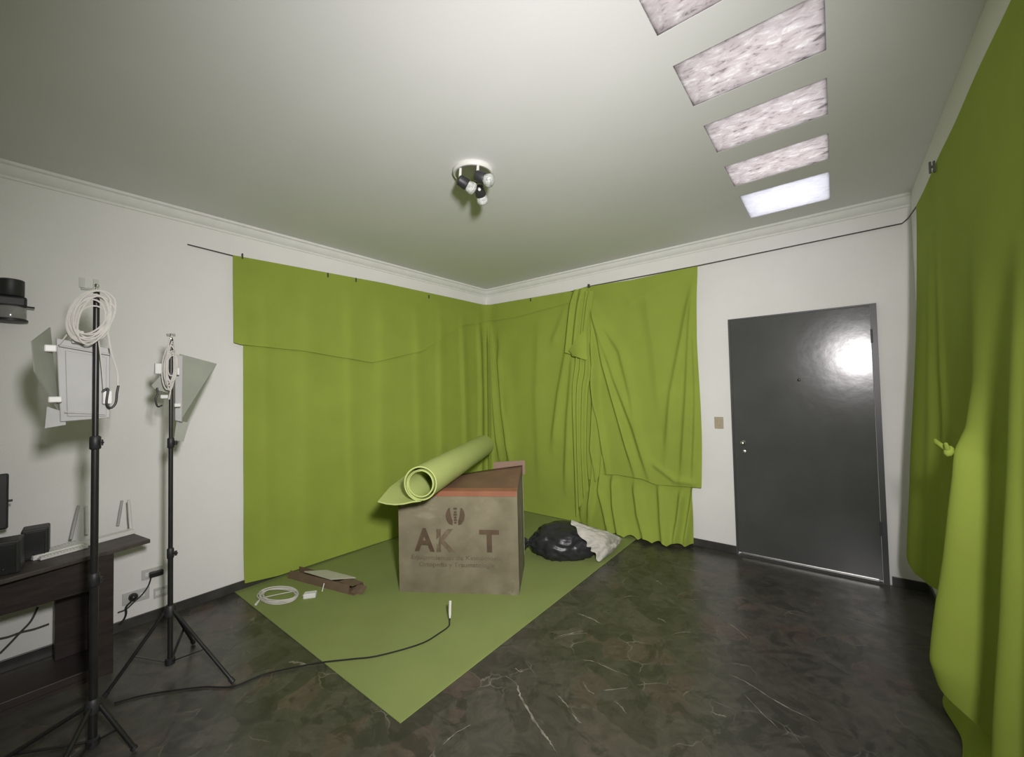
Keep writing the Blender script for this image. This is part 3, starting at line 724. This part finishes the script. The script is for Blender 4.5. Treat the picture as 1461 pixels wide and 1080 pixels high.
# black cable across floor and mat with a white connector
fl = [(163, 1003), (200, 993), (240, 986), (290, 980), (333, 979), (380, 961), (450, 948), (500, 942), (540, 937), (600, 920), (628, 904), (640, 895)]
pts = [at(a, b_, 'z', .006) for a, b_ in fl]
for p_ in pts[6:]: p_[2] = MZ+.006
last = pts[-1]; pts.append(last+np.array([-.012, .02, .012])); pts.append(last+np.array([-.017, .028, .032]))
sp = smooth_path(pts, 8)
t9 = thing('power_cable', 'black cable snaking over the marble floor and onto the mat, ending in a white connector', 'cable', (pts[0][0], pts[0][1], 0))
MB().tube(sp, .0042, 7).build('cord', M['black'], t9, smooth=True)
c0 = sp[-1]; MB().tube([c0, c0+np.array([-.004, .004, .02]), c0+np.array([-.002, .003, .05]), c0+np.array([.006, .0, .105])], [.005, .0085, .009, .008], 10).build('connector', M['white'], t9, smooth=True)

# ------------------------------------------------------------------ tripod lamp stands
def stand(base, label, group, top, knobs, hubz, feet, K):
    bx_, by_ = base
    t = thing('light_stand', label, 'light stand', (bx_, by_, 0), group)
    lo = .055
    MB().tube([(bx_, by_, lo), (bx_, by_, knobs[0])], .0155*K, 14).build('lower_pole', M['black'], t, smooth=True)
    MB().tube([(bx_, by_, knobs[0]), (bx_, by_, knobs[1])], .0135*K, 14).build('middle_pole', M['black'], t, smooth=True)
    MB().tube([(bx_, by_, knobs[1]), (bx_, by_, top-.03)], .0112*K, 14).build('upper_pole', M['black'], t, smooth=True)
    MB().lathe([(.006, 0), (.0085, .004), (.0085, .016), (.006, .018), (.006, .024), (.0085, .026), (.0085, .036), (.006, .04)], (bx_, by_, top-.04), n=14).build('spigot', M['chrome'], t, smooth=True)
    for i, kz in enumerate(knobs):
        k_ = MB().lathe([(.015*K, -.028), (.020*K, -.024), (.020*K, .022), (.015*K, .028)], (bx_, by_, kz), n=14).build('collar', M['blackplastic'], t, smooth=True)
        d_ = np.array([_r[0], _r[1], 0])*(.9 if i else 1); c_ = np.array([bx_, by_, kz])
        MB().tube([c_, c_+d_*.036], .005, 8).tube([c_+d_*.028+np.array([0, 0, -.012]), c_+d_*.028+np.array([0, 0, .012])], .006, 8).build('knob', M['blackplastic'], k_, smooth=True)
    MB().lathe([(.017, -.03), (.026, -.025), (.026, .018), (.018, .03)], (bx_, by_, hubz), n=16).build('hub', M['blackplastic'], t, smooth=True)
    MB().lathe([(.016, -.02), (.022, -.016), (.022, .012), (.016, .016)], (bx_, by_, lo+.02), n=16).build('spreader_collar', M['blackplastic'], t, smooth=True)
    for fx, fy in feet:
        d_ = np.array([fx-bx_, fy-by_, 0.]); l_ = np.linalg.norm(d_); d_ /= l_
        a = np.array([bx_, by_, hubz])+d_*.022; b_ = np.array([fx, fy, .012])
        lg = MB().tube([a, b_], .0085, 10).build('leg', M['black'], t, smooth=True)
        MB().tube([b_+(a-b_)*.04, b_-(a-b_)*.012], .0115, 10).build('rubber_foot', M['blackplastic'], lg, smooth=True)
        m_ = a*.45+b_*.55; st = np.array([bx_, by_, lo+.02])+d_*.02
        w_ = np.cross(d_, (0, 0, 1))*.006
        MB().slab([st-w_, st+w_, m_+w_, m_-w_], (0, 0, .004)).build('brace', M['black'], t)
    return t
def foot(px, py): q = at(px, py, 'z', .012); return (q[0], q[1])
B2 = (.775, -3.425)
f1, f3 = foot(332, 972), foot(150, 992)
# the third foot stands towards the wall
f2 = (2*0+B2[0]*3-f1[0]-f3[0], B2[1]*3-f1[1]-f3[1])
f2 = (.545, -3.27)
k2 = [at(248, 788, 'x', B2[0])[2], at(243, 632, 'x', B2[0])[2]]
st2 = stand(B2, 'black tripod lamp stand beside the wall outlets, farther from the camera', 'tripod lamp stands', at(243, 476, 'x', B2[0])[2], k2, .335, [f1, f2, f3], .76)
B1 = (1.165, -3.752)
k1 = [.72, at(130, 632, 'x', B1[0])[2]]
st1 = stand(B1, 'black tripod lamp stand in front of the dark desk, nearest the camera', 'tripod lamp stands', at(130, 404, 'x', B1[0])[2], k1, .215, [foot(192, 1068), (.96, -4.12), (1.60, -4.0)], .9)

def quad_px(mb_, px, ax_, val, th, vals=None):
    q = [at(a, b_, ax_, (vals[i] if vals else val)) for i, (a, b_) in enumerate(px)]
    nn = np.cross(q[1]-q[0], q[2]-q[1]); nn /= np.linalg.norm(nn)
    if nn[0] > 0: nn = -nn
    return mb_.slab(q, nn*th)
# lamp head of the near stand (seen from behind): a pale panel with clamps
XP = 1.135
lp = quad_px(MB(), [(80, 482), (157, 497), (157, 596), (86, 602)], 'x', XP, .018).build('lamp_panel', M['panel'], st1, bevel=.003)
quad_px(MB(), [(93, 500), (152, 510), (152, 594), (96, 594)], 'x', XP+.006, .004).build('panel_back_plate', M['panel'], lp, bevel=.002)
br = MB(); a, b_ = at(84, 493, 'x', XP+.012), at(157, 506, 'x', XP+.012); br.tube([a, b_], .004, 8); br.build('cross_bar', M['plate'], lp, smooth=True)
br = MB(); a, b_ = at(92, 588, 'x', XP+.01), at(150, 591, 'x', XP+.01); br.tube([a, b_], .003, 8); br.build('cross_bar', M['plate'], lp, smooth=True)
quad_px(MB(), [(46, 486), (70, 468), (92, 494), (95, 560), (80, 600), (68, 606)][:0] or [(46, 487), (72, 467), (84, 585), (50, 530)], 'x', 0, .004, [XP+.08, XP-.02, XP-.01, XP+.08]).build('side_flap', M['diffuser'], lp)
quad_px(MB(), [(67, 580), (92, 588), (94, 606), (64, 611)], 'x', XP-.01, .004).build('lower_sheet', M['panel'], lp)
for px, py, sx, sy in ((72, 497, .017, .014), (78.5, 570, .019, .012), (111, 481, .017, .026), (153, 567, .015, .028)):
    q = at(px, py, 'x', XP+.02); k_ = MB().obox(q, (.010, 0, 0), (0, sx, 0), (0, 0, sy)).build('clamp', M['white'], lp, bevel=.004)
lw = MB(); lw.tube(smooth_path([at(a, b_, 'x', XP+.032) for a, b_ in ((146, 559), (154, 555), (152, 575), (158, 582), (165, 575), (167, 560), (169, 550))], 6), .0042, 8)
lw.build('cord_end', M['black'], lp, smooth=True)
# two prongs above the pole
pg = MB()
for px, py in ((117, 402), (137, 404)):
    q = at(px, py, 'x', B1[0]); pg.obox(q+np.array([0, 0, -.004]), (.004, 0, 0), (0, .008, 0), (0, 0, .02))
a, b_ = at(115, 412, 'x', B1[0]), at(139, 413, 'x', B1[0]); pg.tube([a, b_], .005, 8)
pg.build('prong_bracket', M['diffuser'], st1)
# coil of white cable hung on the near stand
c0 = np.array(at(131, 452, 'x', B1[0]+.028))
t10 = thing('cable_coil', 'coil of white cable hanging from the top of the lamp stand nearest the camera', 'cable', c0, 'coils of white cable')
loops = []
hung = coil_pts(c0, (.004, .062, .004), (0, .014, .096), 9, .30, 11, ez=(.006, 0, 0))
top1 = at(131, 411, 'x', B1[0]+.02)[2]
hung = [p_ if p_[2] < top1 else np.array([p_[0], p_[1], top1+.3*(p_[2]-top1)]) for p_ in hung]
MB().tube(hung, .0036, 6).build('cable', M['cable'], t10, smooth=True)
tl = MB(); tl.tube(smooth_path([at(a, b_, 'x', B1[0]+.034) for a, b_ in ((147, 432), (152, 460), (158, 500), (167, 530), (168, 550))], 8), .0034, 6)
tl.tube(smooth_path([at(a, b_, 'x', B1[0]-.0) for a, b_ in ((120, 430), (104, 465), (84, 492))], 8), .0025, 6)
tl.tube(smooth_path([at(a, b_, 'x', B1[0]+.02) for a, b_ in ((140, 480), (145, 520), (148, 555))], 8), .0025, 6)
tl.build('loose_end', M['cable'], t10, smooth=True)

# lamp head of the far stand, seen edge on
X2 = B2[0]
lp2 = quad_px(MB(), [(250, 505), (261, 508), (260, 602), (250, 600)], 'x', X2-.03, .03).build('lamp_panel', M['panel'], st2, bevel=.003)
quad_px(MB(), [(257, 505), (309.5, 519), (267, 605), (257, 602)], 'x', 0, .004, [X2-.035, X2-.12, X2-.10, X2-.035]).build('side_flap', M['diffuser'], lp2)
quad_px(MB(), [(252, 600), (270, 603), (262, 630), (248, 628)], 'x', X2-.06, .004).build('lower_sheet', M['diffuser'], lp2)  # grey sheet standing in for the rounded shadow below the panel
quad_px(MB(), [(216, 550), (236, 528), (239, 560), (222, 556)], 'x', X2-.03, .004).build('side_flap', M['diffuser'], lp2)
for px, py, sx, sy in ((225.5, 526, .014, .028), (234, 566, .016, .010), (253, 578, .014, .010), (254, 530, .006, .02)):
    q = at(px, py, 'x', X2+.012); MB().obox(q, (.010, 0, 0), (0, sx, 0), (0, 0, sy)).build('clamp', M['white'], lp2, bevel=.004)
lw = MB().tube(smooth_path([at(a, b_, 'x', X2+.02) for a, b_ in ((224, 553), (225, 562), (222, 570), (225, 580), (232, 578))], 6), .0042, 8)
lw.build('cord_end', M['black'], lp2, smooth=True)
cc = MB(); a, b_ = at(238, 478, 'x', X2), at(250, 478, 'x', X2); cc.tube([a, b_], .007, 8); cc.build('prong_bracket', M['diffuser'], st2, smooth=True)
c0 = np.array(at(243, 522, 'x', B2[0]+.025))
t11 = thing('cable_coil', 'narrow bundle of white cable hanging on the farther lamp stand', 'cable', c0, 'coils of white cable')
MB().tube(coil_pts(c0, (.006, .024, 0), (0, .006, .12), 9, .40, 21, ez=(.006, 0, 0)), .0034, 6).build('cable', M['cable'], t11, smooth=True)
MB().tube(smooth_path([at(a, b_, 'x', B2[0]+.032) for a, b_ in ((248, 515), (250, 535), (245, 550), (241, 570))], 8), .0034, 6).build('loose_end', M['cable'], t11, smooth=True)

# ------------------------------------------------------------------ desk at the left wall and what stands on it
ZT = .65
BR, FRc, FLc = np.array([.200, -3.490]), np.array([.456, -3.448]), np.array([.60, -4.07])
fd = (FLc-FRc)/np.linalg.norm(FLc-FRc); wd_ = BR-FRc; LT = 1.35
dk = thing('desk', 'dark wooden desk against the left wall with an open front', 'desk', (.4, -3.9, 0))
c4 = [np.array([*FRc, ZT-.022]), np.array([*BR, ZT-.022]), np.array([*(BR+fd*LT), ZT-.022]), np.array([*(FRc+fd*LT), ZT-.022])]
c4[2][0] = max(c4[2][0], .02)
MB().prism(c4, (0, 0, .022)).build('desktop', M['woodtop'], dk, bevel=.004)
def dpt(a, d_, z): q = FRc+fd*a+(BR-FRc)/np.linalg.norm(BR-FRc)*d_; return np.array([q[0], q[1], z])
def dbox(a0, a1, d0, d1, z0, z1): return MB().prism([dpt(a0, d0, z0), dpt(a1, d0, z0), dpt(a1, d1, z0), dpt(a0, d1, z0)], (0, 0, z1-z0))
# end panels follow the wall
MB().box((.20, -3.675, 0), (.492, -3.605, ZT-.022)).build('end_panel', M['wood'], dk, bevel=.002)
MB().box((.20, -4.75, 0), (.492, -4.70, ZT-.022)).build('end_panel', M['wood'], dk, bevel=.002)
MB().box((.18, -3.80, .06), (.24, -3.675, .475)).build('drawer_unit', M['wood'], dk, bevel=.002)
MB().box((.445, -4.70, .455), (.470, -3.675, ZT-.022)).build('front_rail', M['wood'], dk, bevel=.002)
MB().box((.20, -4.70, .02), (.49, -3.675, .06)).build('bottom_shelf', M['wood'], dk, bevel=.002)
MB().box((.47, -4.70, .0), (.49, -3.675, .02)).build('plinth', M['wood'], dk)
# router
ro0, ro1 = dpt(.0, .240, ZT), dpt(.42, .215, ZT)
rt = thing('router', 'slim white router with thin antennas at the back edge of the dark desk', 'router', (ro0+ro1)/2)
dr = (ro1-ro0); dr /= np.linalg.norm(dr); dn_ = np.array([-dr[1], dr[0], 0]); dn_ = dn_ if dn_[0] < 0 else -dn_
MB().obox((ro0+ro1)/2+np.array([0, 0, .012]), dr*np.linalg.norm(ro1-ro0)/2, dn_*.03, (0, 0, .012)).build('router_body', M['white'], rt, bevel=.004)
for (a0, b0_), (a1, b1_), v in (((186.5, 754), (183.5, 713), 0), ((168, 750), (174, 714), 1), ((101, 769), (112, 721), 1), ((124, 762), (123, 722), 0)):  # grey rod next to the rightmost antenna models that antenna's shadow
    pA = at(a0, b0_, 'z', ZT+.02); X_ = pA[0]; pB = at(a1, b1_, 'x', X_)
    MB().tube([pA, pA*.5+pB*.5, pB], [.0075, .008, .0065], 8).build('antenna_or_shadow', M['white' if not v else 'panel'], rt, smooth=True)
# keyboard
kq = [at(38, 791, 'z', ZT+.012), at(58, 797, 'z', ZT+.012), at(126, 779, 'z', ZT+.012), at(110, 769.5, 'z', ZT+.012)]
kb = thing('keyboard', 'white keyboard lying on the dark desk in front of the black boxes', 'keyboard', (*kq[1][:2], ZT))
MB().slab(kq, (0, 0, -.011)).build('case', M['white'], kb, bevel=.003)
km = MB(); K = [np.array(q_)+np.array([0, 0, .0005]) for q_ in kq]
for i in range(4):
    for j in range(14):
        u0, u1, v0, v1 = .06+.22*i, .06+.22*i+.18, .03+j*.067, .03+j*.067+.055
        f_ = lambda u, v: K[1]*(1-u)*(1-v)+K[0]*u*(1-v)+K[3]*u*v+K[2]*(1-u)*v
        km.slab([f_(u0, v0), f_(u1, v0), f_(u1, v1), f_(u0, v1)], (0, 0, .004))
km.build('keys', M['white'], kb)
# two small black speakers
def speaker(c_, w, d_, h, lab, rot=.0):
    t = thing('speaker', lab, 'speaker', (c_[0], c_[1], ZT), 'black speakers on the desk')
    a = np.array([math.cos(rot), math.sin(rot), 0]); b2 = np.array([-a[1], a[0], 0])
    cc_ = np.array([c_[0], c_[1], ZT+h/2])
    MB().obox(cc_, a*d_/2, b2*w/2, (0, 0, h/2)).build('cabinet', M['blackplastic'], t, bevel=.008)
    MB().obox(cc_+a*(d_/2+.003), a*.004, b2*(w/2-.012), (0, 0, h/2-.012)).build('grille', M['black'], t, bevel=.003)
    MB().lathe([(.006, 0), (.006, .006), (.004, .008)], cc_+a*(d_/2+.006)+np.array([0, 0, -h/2+.03]), a, 12).build('knob', M['blackplastic'], t, smooth=True)
speaker((.29, -3.872), .095, .11, .155, 'black speaker on the desk right behind the white keyboard', -.1)
speaker((.46, -3.97), .10, .12, .155, 'black speaker on the desk at the left edge of the photo', -.15)
# monitor at the frame's left edge
mo = thing('computer_monitor', 'dark monitor at the far left edge, above the black speakers', 'monitor', (.20, -4.12, ZT))
MB().box((.215, -4.42, .81), (.245, -3.963, 1.09)).build('screen', M['blackplastic'], mo, bevel=.008)
MB().box((.17, -4.22, .70), (.215, -4.14, .98)).build('neck', M['blackplastic'], mo, bevel=.004)
MB().lathe([(.10, 0), (.10, .008), (.03, .02), (.03, .06)], (.19, -4.18, ZT), n=24).build('foot', M['blackplastic'], mo, smooth=True)
MB().tube([(.235, -3.963, .95), (.235, -3.950, .95)], .006, 10).build('button', M['black'], mo, smooth=True)

# ------------------------------------------------------------------ outlets and plugs on the left wall
def outlet(px, py, w, h, lab):
    q = at(px, py, 'x', 0)
    t = thing('wall_outlet', lab, 'outlet', (0, q[1], q[2]), 'outlets low on the left wall')
    MB().box((0, q[1]-w/2, q[2]-h/2), (.010, q[1]+w/2, q[2]+h/2)).build('plate', M['plate'], t, bevel=.003)
    for s in (-1, 1): MB().box((.010, q[1]+s*w*.22-.013, q[2]-.013), (.013, q[1]+s*w*.22+.013, q[2]+.013)).build('socket', M['white'], t, bevel=.002)
    return q
o1 = outlet(217, 817, .105, .065, 'pale outlet plate with a flat black plug, topmost on the left wall')
o2 = outlet(194, 850, .13, .075, 'grey outlet plate behind the round black plug, nearest the desk')
o3 = outlet(229, 844, .07, .065, 'grey outlet plate low on the wall just left of the lamp stand')
t12 = thing('mains_cable', 'black cord from the flat plug in the top outlet, running down behind the desk', 'cord', (0.02, o1[1], o1[2]), 'black cords at the outlets')
q = at(223, 818, 'x', .03); MB().obox(q, (.016, 0, 0), (0, .036, 0), (0, 0, .016)).build('plug', M['black'], t12, bevel=.005)
MB().tube(smooth_path([at(a, b_, 'x', .03) for a, b_ in ((216, 822), (212, 835), (203, 848), (192, 858), (180, 869), (168, 874))], 8), .0042, 8).build('cord', M['black'], t12, smooth=True)
t13 = thing('mains_cable', 'looped black cord from the round plug in the lower outlet beside the desk', 'cord', (0.02, o2[1], o2[2]), 'black cords at the outlets')
q = at(189.5, 851, 'x', .01); MB().lathe([(.022, 0), (.024, .01), (.02, .03), (.008, .04)], q, (1, 0, 0), 18).build('plug', M['black'], t13, smooth=True)
MB().tube(smooth_path([at(a, b_, 'x', .055) for a, b_ in ((189, 853), (187, 858), (180, 866), (180, 875), (177, 883), (170, 891))], 8), .0055, 8).build('cord', M['black'], t13, smooth=True)
# cables seen through the open desk
t14 = MB(); t14.tube(smooth_path([at(a, b_, 'x', .03) for a, b_ in ((-12, 913), (10, 909), (30, 902), (50, 897), (70, 890))], 8), .005, 7)
t14.tube(smooth_path([at(a, b_, 'x', .03) for a, b_ in ((0, 932), (14, 918), (28, 903), (44, 886), (54, 866))], 8), .005, 7)
tag(t14.build('tangled_cable', M['wire'], loc=(.03, -4.0, .1), smooth=True), 'dark tangled cables on the wall seen through the open front of the desk', 'cable')

# ------------------------------------------------------------------ wall lamp at the left edge
q = at(15, 430, 'x', .07)
wl_ = thing('wall_lamp', 'dark wall lamp with a clear cup at the upper left edge', 'wall lamp', (0, q[1], q[2]))
yc = q[1]; zc = {k_: at(15, py, 'x', .07)[2] for k_, py in (('top', 400), ('mid', 423), ('led', 438), ('bot', 457))}
MB().lathe([(.046, 0), (.05, .004), (.05, zc['top']-zc['mid']), (.044, zc['top']-zc['mid']+.004)], (.07, yc, zc['mid']), n=28).build('shade', M['blackplastic'], wl_, smooth=True)
MB().box((0, yc-.055, zc['led']), (.11, yc+.058, zc['mid'])).build('bracket', M['blackplastic'], wl_, bevel=.012)
MB().tube([(.09, yc+.05, zc['led']+.006), (.095, yc+.085, zc['led']+.003)], .005, 8).build('lever', M['black'], wl_, smooth=True)
MB().lathe([(.055, 0), (.058, .01), (.058, zc['led']-zc['bot']-.012), (.05, zc['led']-zc['bot']-.004)], (.07, yc, zc['bot']+.006), n=28).build('cup', M['smoke'], wl_, smooth=True)
MB().lathe([(.05, 0), (.064, .004), (.064, .014), (.058, .018)], (.07, yc, zc['bot']-.01), n=28).build('base_ring', M['blackplastic'], wl_, smooth=True)

# ------------------------------------------------------------------ ceiling spotlight
pc = at(675, 243, 'z', HC)
cl = thing('ceiling_spotlight', 'round ceiling lamp with three spot bulbs on short white arms', 'ceiling lamp', (pc[0], pc[1], HC))
MB().lathe([(.118, 0), (.122, -.006), (.122, -.020), (.114, -.028), (.108, -.026)], (pc[0], pc[1], HC), n=48).build('base_plate', M['rim'], cl, smooth=True)
MB().lathe([(.106, -.0265), (.106, -.029)], (pc[0], pc[1], HC), n=48).build('lower_disc', M['satin'], cl, smooth=True)
for (ax_, ay), (jx, jy), (tx, ty) in (((657, 241), (656, 257), (680, 273)), ((682, 236), (681, 251), (704, 260)), ((680, 262), (683, 268), (689, 287))):
    a = at(ax_, ay, 'z', HC-.03); dz = .115
    a_ = np.array([a[0], a[1], HC-.028])
    j = at(jx, jy, 'z', HC-.10)
    b_ = at(tx, ty, 'z', HC-.15)
    MB().tube([a_, a_*.3+j*.7, j, j+(j-a_)*.35], .0085, 8).build('arm', M['rim'], cl, smooth=True)
    d_ = b_-j; l_ = np.linalg.norm(d_); d_ /= l_
    sk = MB().lathe([(.018, -.012), (.030, -.004), (.033, .045), (.030, .050)], j, d_, 20).build('socket', M['blackplastic'], cl, smooth=True)
    MB().lathe([(.024, .048), (.030, .056), (.037, .075), (.037, .088), (.030, .098), (.012, .104)], j, d_, 14).build('bulb', M['glassbulb'], sk, smooth=True)

for o in bpy.data.objects:
    if '_base' in o: del o['_base']
